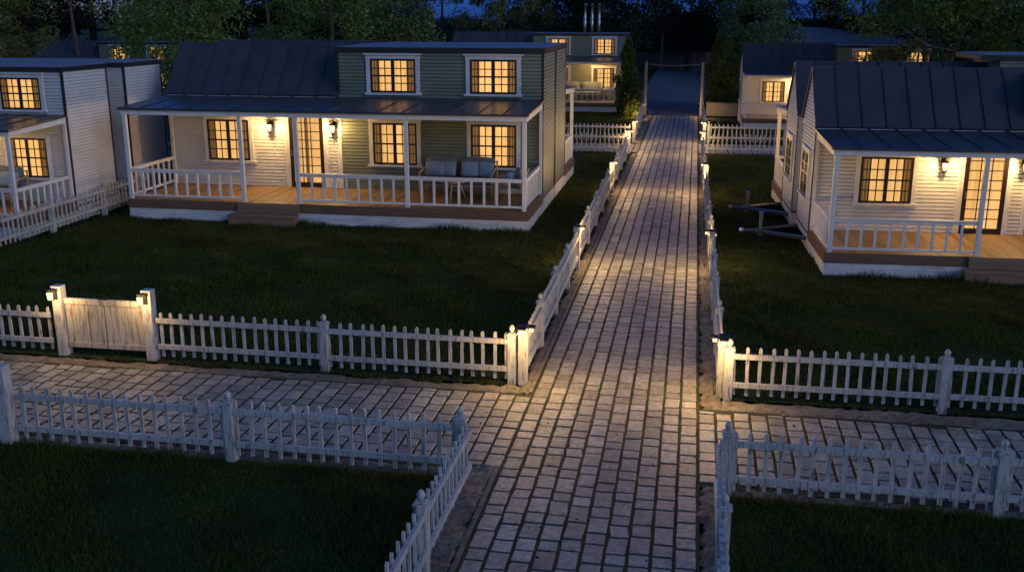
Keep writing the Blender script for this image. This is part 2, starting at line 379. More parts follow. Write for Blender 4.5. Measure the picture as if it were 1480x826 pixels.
sheet('road', -3.4, 2.2, 51.85, 95, -.012, M['asphalt'])
LAWNS = [(-14.7, -2.22, 13.05, 37.3), (.56, 16, 13.0, 37.7), (-20, -2.40, 3.0, 10.08), (.50, 14, 3.0, 10.14), (-11, -2.35, 40.4, 54), (.45, 12, 41.0, 50), (-28, -14.8, 13.05, 37.3)]
for a in LAWNS: sheet('lawn', *a, -.008, M['lawn'])

# lawn grass: blades
def grass(name, x0, x1, y0, y1, dens, h, mtl, wd=.006, clump=None, label=None):
    n = int((x1-x0)*(y1-y0)*dens)
    if clump:
        nc = clump; cxy = np.stack([RNG.uniform(x0, x1, nc), RNG.uniform(y0, y1, nc)], -1)
        P = cxy[RNG.integers(0, nc, n)]+RNG.normal(0, .07, (n, 2)); P[:, 0] = np.clip(P[:, 0], x0, x1); P[:, 1] = np.clip(P[:, 1], y0, y1)
    else: P = np.stack([RNG.uniform(x0, x1, n), RNG.uniform(y0, y1, n)], -1)
    patch = .65+.35*np.sin(P[:, 0]*1.3+np.sin(P[:, 1]*.9)*2)*np.sin(P[:, 1]*1.1+1)+.25*np.sin(P[:, 0]*3.7+P[:, 1]*2.9)
    H = h*np.clip(patch, .35, 1.3)*RNG.uniform(.6, 1.35, n); a = RNG.uniform(0, 2*np.pi, n)
    lean = RNG.normal(0, .45, (n, 2))*H[:, None]; W = wd*(1+H/h)*.5
    dx, dy = np.cos(a)*W, np.sin(a)*W; z0 = np.full(n, -.01)
    A = np.stack([P[:, 0]-dx, P[:, 1]-dy, z0], -1); B = np.stack([P[:, 0]+dx, P[:, 1]+dy, z0], -1)
    T = np.stack([P[:, 0]+lean[:, 0], P[:, 1]+lean[:, 1], H], -1)
    V = np.stack([A, B, T], 1).reshape(-1, 3); F = np.arange(n*3).reshape(-1, 3)
    return tag(mesh_np(name, V, F, mtl), label, 'grass' if label else None, None, 'stuff')
grass('grass', -9.6, -2.42, 6.6, 10.02, 2800, .062, M['blade'], .008, None, 'dark mown grass in the bottom left corner')
grass('grass', .55, 6.6, 7.0, 10.1, 2800, .062, M['blade'], .008, None, 'dark mown grass in the bottom right corner')
grass('grass', -14.6, -2.27, 13.25, 22.85, 950, .075, M['blade'], .013, None, 'dark lawn in front of the green porch house')
grass('grass', .6, 9, 13.2, 20.0, 1000, .075, M['blade'], .013, None, 'dark lawn in front of the house with the steel hitch')
grass('grass', -3.75, -2.27, 22.85, 37, 600, .075, M['blade'], .016, None, 'grass strip between the green house and the path')
grass('grass', .6, 2.7, 20.0, 37.3, 600, .075, M['blade'], .016, None, 'grass strip beside the hitches right of the path')
grass('grass', -8.5, -2.4, 40.6, 53, 260, .08, M['blade'], .025, None, 'lawn of the far house with three flues')
grass('grass', .5, 5, 41.2, 49, 260, .08, M['blade'], .025, None, 'lawn of the far right house')
grass('weeds', -9.9, -2.3, 12.93, 13.22, 1100, .07, M['weed'], .007, 60, 'weeds along the foot of the gated fence')
grass('weeds', -2.34, -2.16, 13.4, 37, 160, .06, M['weed'], .009, 70, 'weeds at the foot of the fence left of the path')
grass('weeds', .36, .60, 12.9, 30, 260, .075, M['weed'], .009, 55, 'weeds at the foot of the fence right of the path')
grass('weeds', .5, 7, 12.92, 13.14, 420, .06, M['weed'], .008, 50, 'weeds under the fence right of the crossing')
grass('weeds', -8, -2.5, 10.0, 10.2, 420, .06, M['weed'], .008, 40, 'weeds under the near fence left of the crossing')
grass('weeds', .5, 6, 10.05, 10.25, 420, .06, M['weed'], .008, 40, 'weeds under the near fence right of the crossing')
grass('moss', XL, XR, 5, 30, 90, .016, M['weed'], .006, 500, 'moss tufts growing in the paving joints')

grass('grass', -13.9, -3.6, 22.70, 22.97, 900, .15, M['blade'], .012, None, 'longer grass against the skirting of the nearest green house')
grass('grass', 2.65, 9.2, 19.85, 20.08, 900, .15, M['blade'], .012, None, 'longer grass against the skirting of the right-edge house')
grass('grass', -13.6, -2.4, 13.4, 22.6, 130, .13, M['weed'], .012, 260, 'taller yellowish tufts on the lawn of the nearest green house')
grass('grass', .7, 8.0, 13.4, 19.8, 130, .13, M['weed'], .012, 160, 'taller yellowish tufts on the lawn of the right-edge house')
grass('grass', -7.0, -2.6, 6.8, 9.9, 170, .10, M['weed'], .008, 90, 'paler tufts on the bottom left lawn')
grass('grass', .7, 5.2, 7.2, 10.0, 170, .10, M['weed'], .008, 90, 'paler tufts on the bottom right lawn')
grass('grass', -9.6, -2.5, 9.86, 10.03, 900, .13, M['blade'], .010, None, 'longer grass along the near left fence')
grass('grass', .6, 6, 9.95, 10.12, 900, .13, M['blade'], .010, None, 'longer grass along the near right fence')
# thin stone edging beside the paving
tag(MB().box(XL-.065, XL-.022, 3.5, 10.36, -.05, .016).box(XL-.065, XL-.022, 12.74, 37.3, -.05, .016).build('edging', M['concrete']), kind='structure')

# small fallen leaves and bits on the paving
n = 260; P = np.stack([RNG.uniform(XL, XR, n), RNG.uniform(6, 30, n), np.full(n, .006)], -1); P[:90, 0] = RNG.uniform(-9, 8, 90); P[:90, 1] = RNG.uniform(10.5, 12.5, 90)
a = RNG.uniform(0, 6.28, n); r_ = RNG.uniform(.010, .026, n); u = np.stack([np.cos(a)*r_, np.sin(a)*r_, RNG.normal(0, .004, n)], -1); v_ = np.stack([-np.sin(a)*r_*.55, np.cos(a)*r_*.55, RNG.normal(0, .004, n)], -1)
V = np.stack([P-u, P-v_, P+u, P+v_], 1).reshape(-1, 3)
M['litter'] = leafy('dry_leaves', (0.03, 0.02, 0.01), (0.10, 0.065, 0.03))
tag(mesh_np('leaf_litter', V, np.arange(n*4).reshape(-1, 4), M['litter']), 'small dry leaves scattered over the paving', 'leaves', None, 'stuff')

# ------------------------------------------------------------------ picket fences
def fence(label, p0, p1, posts, rail_side, finial=True, ends=(True, True), hgt=0.735, pitch_=0.165):
    """posts: distances along p0->p1; rail_side +1 = rails on the right of the direction"""
    p0 = Vector((*p0, 0)); p1 = Vector((*p1, 0)); d = p1-p0; ln = d.length; d.normalize(); n = Vector((d.y, -d.x, 0))
    root = thing('picket_fence', label, 'fence', p0, math.atan2(d.y, d.x), 'white picket fences of the yards')
    s = -rail_side            # local +y is left of direction
    for q in posts:
        j = random.uniform(-.006, .006)
        mb = MB(); w_ = .057
        mb.box(q-w_, q+w_, -w_+j, w_+j, -.03, .70); mb.box(q-.068, q+.068, -.068+j, .068+j, .70, .722); mb.box(q-.05, q+.05, -.05+j, .05+j, .722, .738)
        po = mb.build('post', M['fence'], root, bevel=.005)
        if finial:
            MB().lathe(q, j, [(.02, .738), (.022, .752), (.034, .768), (.041, .79), (.038, .812), (.024, .834), (.008, .848)], 10).build('finial', M['fence'], po, smooth=True)
    edges = sorted(set([0.0, ln] + list(posts)))
    for a, b in zip(edges[:-1], edges[1:]):
        if b-a < .3: continue
        mb = MB(); a2, b2 = a+.03, b-.03; sag = random.uniform(-.008, .008); dz = random.uniform(-.006, .006)
        for z0, z1 in ((.175, .245), (.575, .645)):
            y0, y1 = sorted((s*.012, s*.05))
            mb.hexa([(a2, y0, z0+dz), (b2, y0, z0+dz+sag), (b2, y1, z0+dz+sag), (a2, y1, z0+dz), (a2, y0, z1+dz), (b2, y0, z1+dz+sag), (b2, y1, z1+dz+sag), (a2, y1, z1+dz)])
        k = max(1, round((b-a)/pitch_)); st = (b-a)/k
        for i in range(k):
            x = a+st*(i+.5)+random.uniform(-.006, .006); t = random.gauss(0, .011); w2 = .022; zt = hgt+random.uniform(-.008, .008)+dz; zb = .06+random.uniform(-.012, .012)
            y0, y1 = sorted((s*.010, -s*.014))
            prof = [(-w2, zb), (w2, zb), (w2, zt-.028), (w2*.62, zt-.008), (0, zt), (-w2*.62, zt-.008), (-w2, zt-.028)]
            pts = [(x+u+t*(z/.7), z) for u, z in prof]
            A = [(u, y0, z) for u, z in pts]; B = [(u, y1, z) for u, z in pts]; m_ = len(pts)
            mb.poly(A); mb.poly(B[::-1])
            for q in range(m_): mb.quad(B[q], B[(q+1) % m_], A[(q+1) % m_], A[q])
        mb.build('panel', M['fence'], root)
    return root
def spaced(ln, step, start=0.0):
    k = max(1, round((ln-start)/step)); return [start+(ln-start)*i/k for i in range(k+1)]
fence('white picket fence running left from the lamp-lit double gate', (-17.4, 13.15), (-9.36, 13.15), [0, 2.7, 5.4], 1)
fence('white picket fence between the lamp-lit double gate and the paved crossing', (-7.70, 13.15), (-2.33, 13.10), [2.63, 5.37], 1)
fence('long white picket fence along the left side of the path beside the green house', (-2.18, 13.28), (-2.30, 37.0), [1.5, 3.3, 5.0, 8.9, 10.9, 12.7, 14.5, 18.0, 20.0, 22.0], 1)
fence('white picket cross fence just behind the yard of the green house', (-8.5, 37.15), (-2.40, 37.2), [0, 2.9, 6.1], 1)
fence('white picket cross fence in front of the far house with three flues', (-8.5, 40.55), (-2.40, 40.6), [0, 3.0], 1)
fence('far white picket fence left of the path leading to the tall gate posts', (-2.30, 40.75), (-2.45, 51.5), [2.6, 5.2, 7.9, 10.7], 1)
fence('white picket fence right of the crossing in front of the hitch house', (.62, 13.0), (11.6, 13.2), [0, 2.73, 5.46, 8.2, 10.9], 1)
fence('long white picket fence along the right side of the path', (.53, 13.18), (.36, 37.4), [1.7, 3.5, 5.2, 8.4, 10.2, 12.1, 14.0, 18.0, 20.5, 22.5], -1)
fence('nearer white picket cross fence behind the yard with the hitches', (.5, 37.6), (6.5, 37.7), [3.0, 6.0], 1)
fence('white picket cross fence in front of the far white porch right of the path', (.62, 41.0), (7.0, 41.1), [0, 3.0, 6.0], 1)
fence('far white picket fence right of the path leading to the tall gate posts', (.50, 41.1), (.42, 51.5), [2.6, 5.2, 7.9, 10.3], -1)
fence('bluish white picket fence in the foreground left of the path', (-7.80, 10.05), (-2.34, 10.05), [2.72, 5.44], 1)
fence('near white picket fence sloping out at the bottom edge left of the path', (-2.27, 10.0), (-2.27, 4.5), [1.95, 3.9, 5.5], -1)
fence('bluish white picket fence in the foreground right of the path', (.52, 10.15), (11.6, 10.2), [0, 2.74, 5.48, 8.2, 10.9], 1)
fence('short white picket fence at the bottom edge right of the path', (.44, 10.05), (.44, 4.5), [1.6, 3.5, 5.5], 1)
fence('white picket fence climbing beside the porch of the all-white house', (-14.82, 17.0), (-14.72, 27.6), [0, 2.05, 4.15, 6.3, 8.4, 10.6], 1)

# lamp posts of the fences, their lamps
def lit_post(label, x, y, h=.86):
    root = thing('lamp_post', label, 'fence post', (x, y, 0), 0, 'fence posts that carry lamps')
    MB().box(-.062, .062, -.062, .062, -.03, h).build('post', M['fence'], root, bevel=.005)
    MB().box(-.075, .075, -.075, .075, h-.10, h-.075).build('collar', M['fence'], root)
    return root
def post_lamp(label, x, y, h, sides, watts):
    root = thing('post_lamp', label, 'lamp', (x, y, h), 0, 'small lamps on the fence posts')
    MB().hexa([(-.085, -.085, .004), (.085, -.085, .004), (.085, .085, .004), (-.085, .085, .004), (-.06, -.06, .03), (.06, -.06, .03), (.06, .06, .03), (-.06, .06, .03)]).build('cap', M['iron'], root)
    for sx, sy in sides:
        a, b = sx*.115, sy*.115
        MB().box(min(a-.06, a+.06), max(a-.06, a+.06), b-.06, b+.06, -.006, .010).build('hood', M['iron'], root)
        MB().box(a-.028, a+.028, b-.028, b+.028, -.062, -.008).build('diffuser', M['bulb'], root)
        lamp('post_lamp_light', (x+sx*.46, y+sy*.46, h-.05), watts, .10)
    return root
for side, xs, dirx in (('left', (-2.18, -2.205, -2.25, -2.29, -2.31), 1), ('right', (.535, .48, .43, .40, .46), -1)):
    for (k, yy), x in zip(enumerate((13.13, 19.9, 29.2, 37.35, 40.75)), xs):
        where = ('at the near crossing', 'a third of the way down', 'two thirds of the way down', 'just before the far crossing', 'just past the far crossing')[k]
        post_h = .84 if k else .82
        lit_post(f'lamp-topped white post {side} of the path {where}', x, yy, post_h)
        post_lamp(f'small lit lamp {side} of the path {where}', x, yy, post_h, [(dirx, 0), (0, -1)] if k in (0, 3, 4) else [(dirx, 0), (0, 1 if k == 1 else -1)], (36, 42, 36, 26, 26)[k])

# double gate
def double_gate(label, x0, x1, y, hp, lit):
    root = thing('double_gate', label, 'gate', (x0, y, 0), 0)
    W = x1-x0
    for x in (0, W):
        MB().box(x-.075, x+.075, -.075, .075, -.03, hp).build('gate_post', M['fence'], root, bevel=.008)
    for i in (0, 1):
        a = .09 if i == 0 else W/2+.006; b = W/2-.006 if i == 0 else W-.09
        mb = MB(); nb = 6
        for k in range(nb):
            u0 = a+(b-a)*k/nb; u1 = a+(b-a)*(k+1)/nb
            mb.box(u0+.003, u1-.003, -.012+random.uniform(-.003, .003), .012, .20, .80)
        mb.box(a, b, -.03, .02, .80, .885); mb.box(a, b, -.03, .02, .125, .20)
        lf = mb.build('gate_leaf', M['gate'], root)
        MB().box(W/2+(-.07 if i == 0 else .012), W/2+(-.012 if i == 0 else .07), -.04, .0, .888, .905).build('latch', M['iron'], lf)
    return root
double_gate('weathered white double gate of boards with lamps on both posts', -9.23, -7.78, 13.15, 1.075, True)
g2 = double_gate('bluish white double gate cut off by the left edge', -9.40, -7.94, 10.05, .98, False)
def gate_lantern(label, x, y, h):
    root = thing('gate_lantern', label, 'lamp', (x, y, h), 0, 'lanterns on the gate posts')
    MB().box(-.10, .04, -.135, -.078, -.085, -.045).build('hood', M['iron'], root)
    MB().box(-.03, .03, -.10, -.077, -.20, -.085).build('bracket', M['iron'], root)
    MB().hexa([(-.085, -.15, -.20), (-.035, -.15, -.20), (-.035, -.10, -.20), (-.085, -.10, -.20), (-.095, -.16, -.09), (-.025, -.16, -.09), (-.025, -.09, -.09), (-.095, -.09, -.09)]).build('lantern_glass', M['bulb'], root)
    lamp('gate_lantern_light', (x-.0, y-.34, h-.12), 15, .06)
    lamp('gate_lantern_light', (x+.20 if x < -8.5 else x-.20, y-.20, h-.09), 6, .05)
gate_lantern('lit lantern on the left post of the weathered double gate', -9.23, 13.15, 1.075)
gate_lantern('lit lantern on the right post of the weathered double gate', -7.78, 13.15, 1.075)

# ------------------------------------------------------------------ tiny houses
Y0, Y1 = 2.4, 4.5
LEN, SPLIT = 10.12, 4.75
EAVE, RIDGE, TOP, DZ = 2.87, 4.12, 4.12, .5
YR = (Y0+Y1)/2
def window(root, cx, z0, z1, wd, lit=True, axis='y', at=Y0, cap=True):
    """window on the front wall (facing -y) or on the left end wall (axis x, facing -x)"""
    def tf(mb):
        if axis == 'y': mb.v = [(x+cx, at+y, z) for x, y, z in mb.v]
        else: mb.v = [(at+y, cx-x, z) for x, y, z in mb.v]
        return mb
    h = wd/2; mb = MB()
    mb.box(-h-.105, -h, -.055, -.001, z0-.0, z1+.0); mb.box(h, h+.105, -.055, -.001, z0, z1)
    mb.box(-h-.115, h+.115, -.058, -.001, z1, z1+.10)
    if cap: mb.box(-h-.165, h+.165, -.10, -.001, z1+.10, z1+.135)
    mb.box(-h-.15, h+.15, -.095, -.001, z0-.055, z0)
    wroot = tf(mb).build('window', M['trim'], root)
    mb = MB(); f = .052; y0, y1 = -.050, -.028
    mb.box(-h, -h+f, y0, y1, z0, z1); mb.box(h-f, h, y0, y1, z0, z1); mb.box(-h+f, h-f, y0, y1, z0, z0+f); mb.box(-h+f, h-f, y0, y1, z1-f, z1)
    mb.box(-.045, .045, y0-.004, y1, z0+f, z1-f)
    for sgn in (-1, 1):
        a, b = (-h+f, -.045) if sgn < 0 else (.045, h-f)
        for k in (1, 2): u = a+(b-a)*k/3; mb.box(u-.0125, u+.0125, y0+.006, y1, z0+f, z1-f)
        for k in (1, 2, 3):
            zz = z0+f+(z1-z0-2*f)*k/4; t = .020 if k == 2 else .0125; mb.box(a, b, y0+.0045, y1-.001, zz-t, zz+t)
    tf(mb).build('sash', M['frame'], wroot)
    tf(MB().quad((-h+.02, -.020, z0+.02), (h-.02, -.020, z0+.02), (h-.02, -.020, z1-.02), (-h+.02, -.020, z1-.02))).build('pane', M['pane'] if lit else M['dimpane'], wroot)
    for sgn in ((-1, 1) if lit else ()):
        mb = MB(); a = sgn*(h-f*.5); wd2 = wd*.18; n = 9
        for k in range(n):
            u0 = a-sgn*wd2*k/n; u1 = a-sgn*wd2*(k+1)/n
            o0 = -.0245+(.0022 if k % 2 else -.0022); o1 = -.0245+(-.0022 if k % 2 else .0022)
            q = [(u0, o0, z0+.03), (u1, o1, z0+.03), (u1, o1, z1-.03), (u0, o0, z1-.03)]
            mb.quad(*(q if sgn < 0 else q[::-1]))
        tf(mb).build('curtain', M['curtain'], wroot)
    return wroot
def house(label, gable_m, box_m, **kw):
    root = thing('porch_house', label, 'house', **kw)
    # walls of the gabled half
    mb = MB()
    mb.siding((0, Y0), (SPLIT, Y0), .42, EAVE)
    slope = (RIDGE-EAVE)/(YR-Y0)
    lim = lambda z: max(0.0, (z-EAVE)/slope)
    mb.siding((0, Y1), (0, Y0), .42, RIDGE, lim, lambda z: (Y1-Y0)-lim(z))
    mb.siding((SPLIT, Y1), (0, Y1), .42, EAVE)
    mb.quad((0, Y0, .40), (SPLIT, Y0, .40), (SPLIT, Y1, .40), (0, Y1, .40))
    mb.build('gable_wall', gable_m, root)
    # box half
    mb = MB()
    mb.siding((SPLIT+.02, Y0), (LEN, Y0), .42, TOP-.1)
    mb.siding((LEN, Y0), (LEN, Y1), .42, TOP-.1)
    mb.siding((LEN, Y1), (SPLIT+.02, Y1), .42, TOP-.1)
    mb.siding((SPLIT+.02, Y1), (SPLIT+.02, Y0), EAVE-.2, TOP-.1)
    mb.build('box_wall', box_m, root)
    # corner strips
    mb = MB(); t = .055
    for x, y in ((LEN, Y0), (LEN, Y1)):
        q = -1 if y == Y0 else 1
        MB().box(x-.03, x+.026, *sorted((y+q*.003, y+q*.027)), .42, TOP-.1).box(x+.003, x+.026, *sorted((y+q*.0028, y-q*.035)), .42, TOP-.1).build('corner_strip', M['dark'], root)
    for q in ((SPLIT-.012, SPLIT+.055, Y0-.03, Y0+.0, EAVE+.1, TOP-.1), (-.027, -.018, Y1-.035, Y1+.026, .42, EAVE-.05), (-.027, -.018, Y0-.026, Y0+.035, .42, EAVE-.05)):
        MB().box(*q).build('corner_strip', M['dark'], root)
    MB().box(SPLIT-.06, SPLIT+.05, Y0-.031, Y0-.002, DZ, 2.62).build('wall_batten', M['trim'], root)
    # gable roof with seams
    mb = MB(); ov = .055; th = .05
    for sgn in (0, 1):
        def P(u, v, o):      # u along x, v 0 eave..1 ridge, o offset normal
            y = Y0-.06+(YR-Y0+.06)*v; z = EAVE+.02-.06*slope*0+(RIDGE+.05-EAVE-.02)*v
            ny, nz = -slope/math.hypot(1, slope), 1/math.hypot(1, slope)
            y += ny*o; z += nz*o
            return (u, y, z) if sgn == 0 else (u, Y0+Y1-y, z)
        a, b = -ov, SPLIT+.015
        A = [P(a, 0, 0), P(b, 0, 0), P(b, 1, 0), P(a, 1, 0)]; B = [P(a, 0, th), P(b, 0, th), P(b, 1, th), P(a, 1, th)]
        mb.hexa(A+B)
        k = 9
        for i in range(1, k):
            u = a+(b-a)*i/k
            mb.hexa([P(u-.014, .0, th-.002), P(u+.014, 0, th-.002), P(u+.014, 1, th-.002), P(u-.014, 1, th-.002), P(u-.010, 0, th+.035), P(u+.010, 0, th+.035), P(u+.010, 1, th+.035), P(u-.010, 1, th+.035)])
    mb.box(-ov-.004, SPLIT+.01, YR-.05, YR+.05, RIDGE+.072, RIDGE+.10)
    mb.build('gable_roof', M['metal'], root)
    MB().box(.0, SPLIT, Y0-.075, Y0-.04, EAVE-.03, EAVE+.012).build('eave_flashing', M['trim'], root)
    # flat roof
    mb = MB(); mb.box(SPLIT-.03, LEN+.05, Y0-.06, Y1+.06, TOP-.1, TOP+.02); mb.build('roof_edge', M['dark'], root)
    MB().hexa([(SPLIT, Y0-.03, TOP+.022), (LEN+.02, Y0-.03, TOP+.022), (LEN+.02, Y1+.03, TOP+.022), (SPLIT, Y1+.03, TOP+.022), (SPLIT+.03, Y0, TOP+.034), (LEN-.01, Y0, TOP+.034), (LEN-.01, Y1, TOP+.05), (SPLIT+.03, Y1, TOP+.05)]).build('flat_roof', M['flatroof'], root)
    # porch roof
    zf, zb = 2.70, 2.835
    mb = MB(); y0, y1 = -.09, Y0-.025
    mb.hexa([(-.05, y0, zf), (LEN+.05, y0, zf), (LEN+.05, y1, zb), (-.05, y1, zb), (-.05, y0, zf+.05), (LEN+.05, y0, zf+.05), (LEN+.05, y1, zb+.04), (-.05, y1, zb+.04)])
    k = 17
    for i in range(1, k):
        u = -.05+(LEN+.1)*i/k
        mb.hexa([(u-.013, y0+.01, zf+.046), (u+.013, y0+.01, zf+.046), (u+.013, y1, zb+.036), (u-.013, y1, zb+.036), (u-.009, y0+.01, zf+.075), (u+.009, y0+.01, zf+.075), (u+.009, y1, zb+.065), (u-.009, y1, zb+.065)])
    mb.build('porch_roof', M['metal'], root)
    mb = MB(); mb.box(0, LEN, -.045, .055, zf-.115, zf-.003)
    for x in (0, LEN-.09):
        mb.hexa([(x, .056, zf-.115), (x+.09, .056, zf-.115), (x+.09, Y0-.03, zf-.03), (x, Y0-.03, zf-.03), (x, .056, zf-.002), (x+.09, .056, zf-.002), (x+.09, Y0-.03, zb-.004), (x, Y0-.03, zb-.004)])
    mb.build('porch_beam', M['trim'], root)
    MB().quad((.09, .056, zf-.03), (LEN-.09, .056, zf-.03), (LEN-.09, Y0-.03, zb-.05), (.09, Y0-.03, zb-.05)).build('porch_ceiling', M['trim'], root)
    # deck
    mb = MB(); nb = 78
    for i in range(nb):
        x = LEN*i/nb; mb.box(x+.003, x+LEN/nb-.003, .0, Y0-.02, DZ-.03, DZ-random.uniform(0, .003))
    mb.build('deck', M['deck'], root)
    mb = MB(); mb.box(-.025, LEN+.025, -.03, -.003, .27, DZ-.004); mb.box(-.03, -.003, -.002, Y0, .27, DZ-.004); mb.box(LEN+.003, LEN+.03, -.002, Y0, .27, DZ-.004)
    mb.box(-.012, LEN+.012, Y0+.03, Y1+.012, .345, .415)
    mb.build('deck_fascia', M['fascia'], root)
    mb = MB(); mb.box(-.01, LEN+.01, -.02, .01, .15, .268); mb.box(-.014, LEN+.013, -.024, .012, -.04, .146)
    for x in (-.012, LEN-.012): mb.box(x, x+.024, .013, Y1, -.04, .268); mb.box(x-.004, x+.028, Y0+.1, Y1-.02, .268, .343)
    mb.box(0, LEN, Y1-.025, Y1, -.04, .343)
    mb.build('skirting', M['skirt'], root)
    # steps
    mb = MB(); mb.box(2.92, 4.50, -.10, -.031, .255, DZ+.004); mb.box(2.78, 4.52, -.40, -.101, .215, .245); mb.box(2.80, 4.50, -.38, -.101, -.03, .213)
    mb.build('step', M['step'], root)
    # posts and railings
    px = (.03, 3.03, 4.45, 7.18, LEN-.12)
    for x in px:
        MB().box(x, x+.095, -.035, .05, DZ, zf-.116).build('porch_post', M['trim'], root, bevel=.006)
    for x in (.0, LEN-.075):
        MB().box(x, x+.075, Y0-.11, Y0-.03, DZ, zf-.03).build('porch_post', M['trim'], root)
    def rail(a, b, side):
        mb = MB()
        q = (lambda u0, u1, y0, y1, z0, z1: mb.box(u0, u1, y0, y1, z0, z1)) if side is None else (lambda u0, u1, y0, y1, z0, z1: mb.box(side+y0, side+y1, u0, u1, z0, z1))
        q(a, b, -.028, .045, 1.215, 1.25); q(a, b, -.012, .028, 1.165, 1.2145); q(a, b, -.015, .03, .565, .615)
        n = max(2, round((b-a)/.29))
        for i in range(1, n): u = a+(b-a)*i/n; q(u-.026, u+.026, -.010, .026, .6155, 1.1645)
        mb.build('railing', M['trim'], root)
    rail(px[0]+.096, px[1]-.001, None); rail(px[2]+.096, px[3]-.001, None); rail(px[3]+.096, px[4]-.001, None)
    rail(.052, Y0-.112, .03); rail(.052, Y0-.112, LEN-.07)
    # door and windows
    dx0, dx1, dz1 = 3.36, 4.30, 2.50
    mb = MB(); mb.box(dx0-.125, dx0-.002, -.05+Y0, Y0-.001, DZ, dz1); mb.box(dx1+.002, dx1+.125, Y0-.05, Y0-.001, DZ, dz1); mb.box(dx0-.125, dx1+.125, Y0-.052, Y0-.001, dz1+.001, dz1+.1)
    mb.build('door_frame', M['trim'], root)
    mb = MB(); ya, yb = Y0-.048, Y0-.026; f = .10
    mb.box(dx0, dx0+f, ya, yb, DZ, dz1); mb.box(dx1-f, dx1, ya, yb, DZ, dz1); mb.box(dx0+f, dx1-f, ya, yb, DZ, DZ+.13); mb.box(dx0+f, dx1-f, ya, yb, dz1-.08, dz1)
    for k in (1, 2): u = dx0+f+(dx1-dx0-2*f)*k/3; mb.box(u-.011, u+.011, ya+.006, yb, DZ+.13, dz1-.08)
    for k in range(1, 8): zz = DZ+.13+(dz1-DZ-.21)*k/8; mb.box(dx0+f, dx1-f, ya+.004, yb-.001, zz-.011, zz+.011)
    dr = mb.build('door', M['frame'], root)
    MB().quad((dx0+.06, Y0-.020, DZ+.1), (dx1-.06, Y0-.020, DZ+.1), (dx1-.06, Y0-.020, dz1-.05), (dx0+.06, Y0-.020, dz1-.05)).build('pane', M['pane'], dr)
    MB().box(dx0+.05, dx0+.075, Y0-.10, Y0-.049, 1.33, 1.47).build('handle', M['steel'], dr)
    mb = MB()
    for k in range(5): mb.quad((3.78+.05*k, Y0-.0235+(k % 2)*.003, DZ+.12), (3.83+.05*k, Y0-.0205-(k % 2)*.003, DZ+.12), (3.83+.05*k, Y0-.0205-(k % 2)*.003, dz1-.07), (3.78+.05*k, Y0-.0235+(k % 2)*.003, dz1-.07)) if k in (0, 1) else None
    mb.build('curtain', M['sheer'], dr)
    window(root, 1.64, 1.17, 2.25, 1.18)
    window(root, 6.25, 1.16, 2.24, 1.18); window(root, 8.86, 1.16, 2.24, 1.18)
    window(root, 6.25, 3.01, 3.86, 1.20); window(root, 8.86, 3.01, 3.86, 1.20)
    window(root, YR+.02, 1.17, 2.22, 1.0, False, 'x', 0.0, False)
    return root
m = M['curtain'].copy(); m.name = 'sheer_curtain'
for nd in m.node_tree.nodes:
    if nd.type == 'BSDF_TRANSLUCENT': nd.inputs[0].default_value = (0.75, 0.55, 0.36, 1)
M['sheer'] = m
def wall_lantern(label, loc, rz, s, watts):
    root = thing('wall_lantern', label, 'lamp', loc, rz, 'black wall lanterns on the porches', (s, abs(s), s))
    MB().box(-.05, .05, -.03, -.0, -.02, .14).build('back_plate', M['iron'], root)
    MB().tube([(0, -.02, .10), (0, -.07, .17), (0, -.13, .17), (0, -.14, .12)], [.012]*4, 6).build('arm', M['iron'], root)
    mb = MB(); mb.lathe(0, -.14, [(.095, .055), (.085, .07), (.045, .10), (.02, .13), (.012, .15)], 8); mb.build('roof', M['iron'], root)
    mb = MB(); mb.lathe(0, -.14, [(.015, -.20), (.03, -.18), (.012, -.165), (.05, -.15), (.062, -.135), (.062, -.125)], 8)
    for k in range(4):
        a = math.pi/4+k*math.pi/2; mb.tube([(.058*math.cos(a), -.14+.058*math.sin(a), -.125), (.082*math.cos(a), -.14+.082*math.sin(a), .055)], [.009, .009], 5)
    mb.build('cage', M['iron'], root)
    MB().lathe(0, -.14, [(.042, -.12), (.062, .05)], 8).build('glass', M['glassbulb'], root)
    return root
def lantern_pair(hroot, names, watts=14):
    """the two lanterns beside a porch door; hroot gives place, turn and size of the house"""
    bpy.context.view_layer.update(); mw = hroot.matrix_world
    s = abs(hroot.scale.x); flip = hroot.scale.y < 0
    for nm, x in zip(names, (2.87, 4.62)):
        p = mw @ Vector((x, Y0-.02, 2.10))
        rz = hroot.rotation_euler.z + (math.pi if flip else 0)
        if nm: wall_lantern(nm, p, rz, s, watts)
        q = mw @ Vector((x, Y0-.30, 2.09)); lamp('wall_lantern_light', q, watts*s*s, .05)

A = house('sage green and white porch house with two upper windows lit, nearest on the left', M['white'], M['green'], loc=(-13.85, 23.0, 0), group='porch houses of the village')
B = house('all-white porch house cut off by the left edge beside the sloping fence', M['cream'], M['cream'], loc=(-15.02-LEN*.9, 20.35, 0), group='porch houses of the village', scale=(.9, .9, .9))
def house_copy(src, label, loc, s, rz=0.0, mirror=False):
    c = copy_tree(src); c.location = loc; c.scale = (s, -s if mirror else s, s); c.rotation_euler = (0, 0, rz); c['label'] = label; return c
A2 = house_copy(A, 'sage green house turned away, backing onto the nearest green porch house', (-13.85, 32.2, 0), 1.0, 0, True)
B2 = house_copy(B, 'white house turned away, backing onto the all-white house at the left edge', (-14.78-LEN*.9, 28.9, 0), .9, 0, True)
CZ = math.radians(2.4)
Cc = house_copy(A, 'white gabled porch house at the right edge with its porch boards lit', (2.68, 20.12, 0), .915, CZ)
C2 = house_copy(A, 'white gabled house behind the one at the right edge, a rear porch showing', (2.28, 29.0, 0), .915, CZ, True)
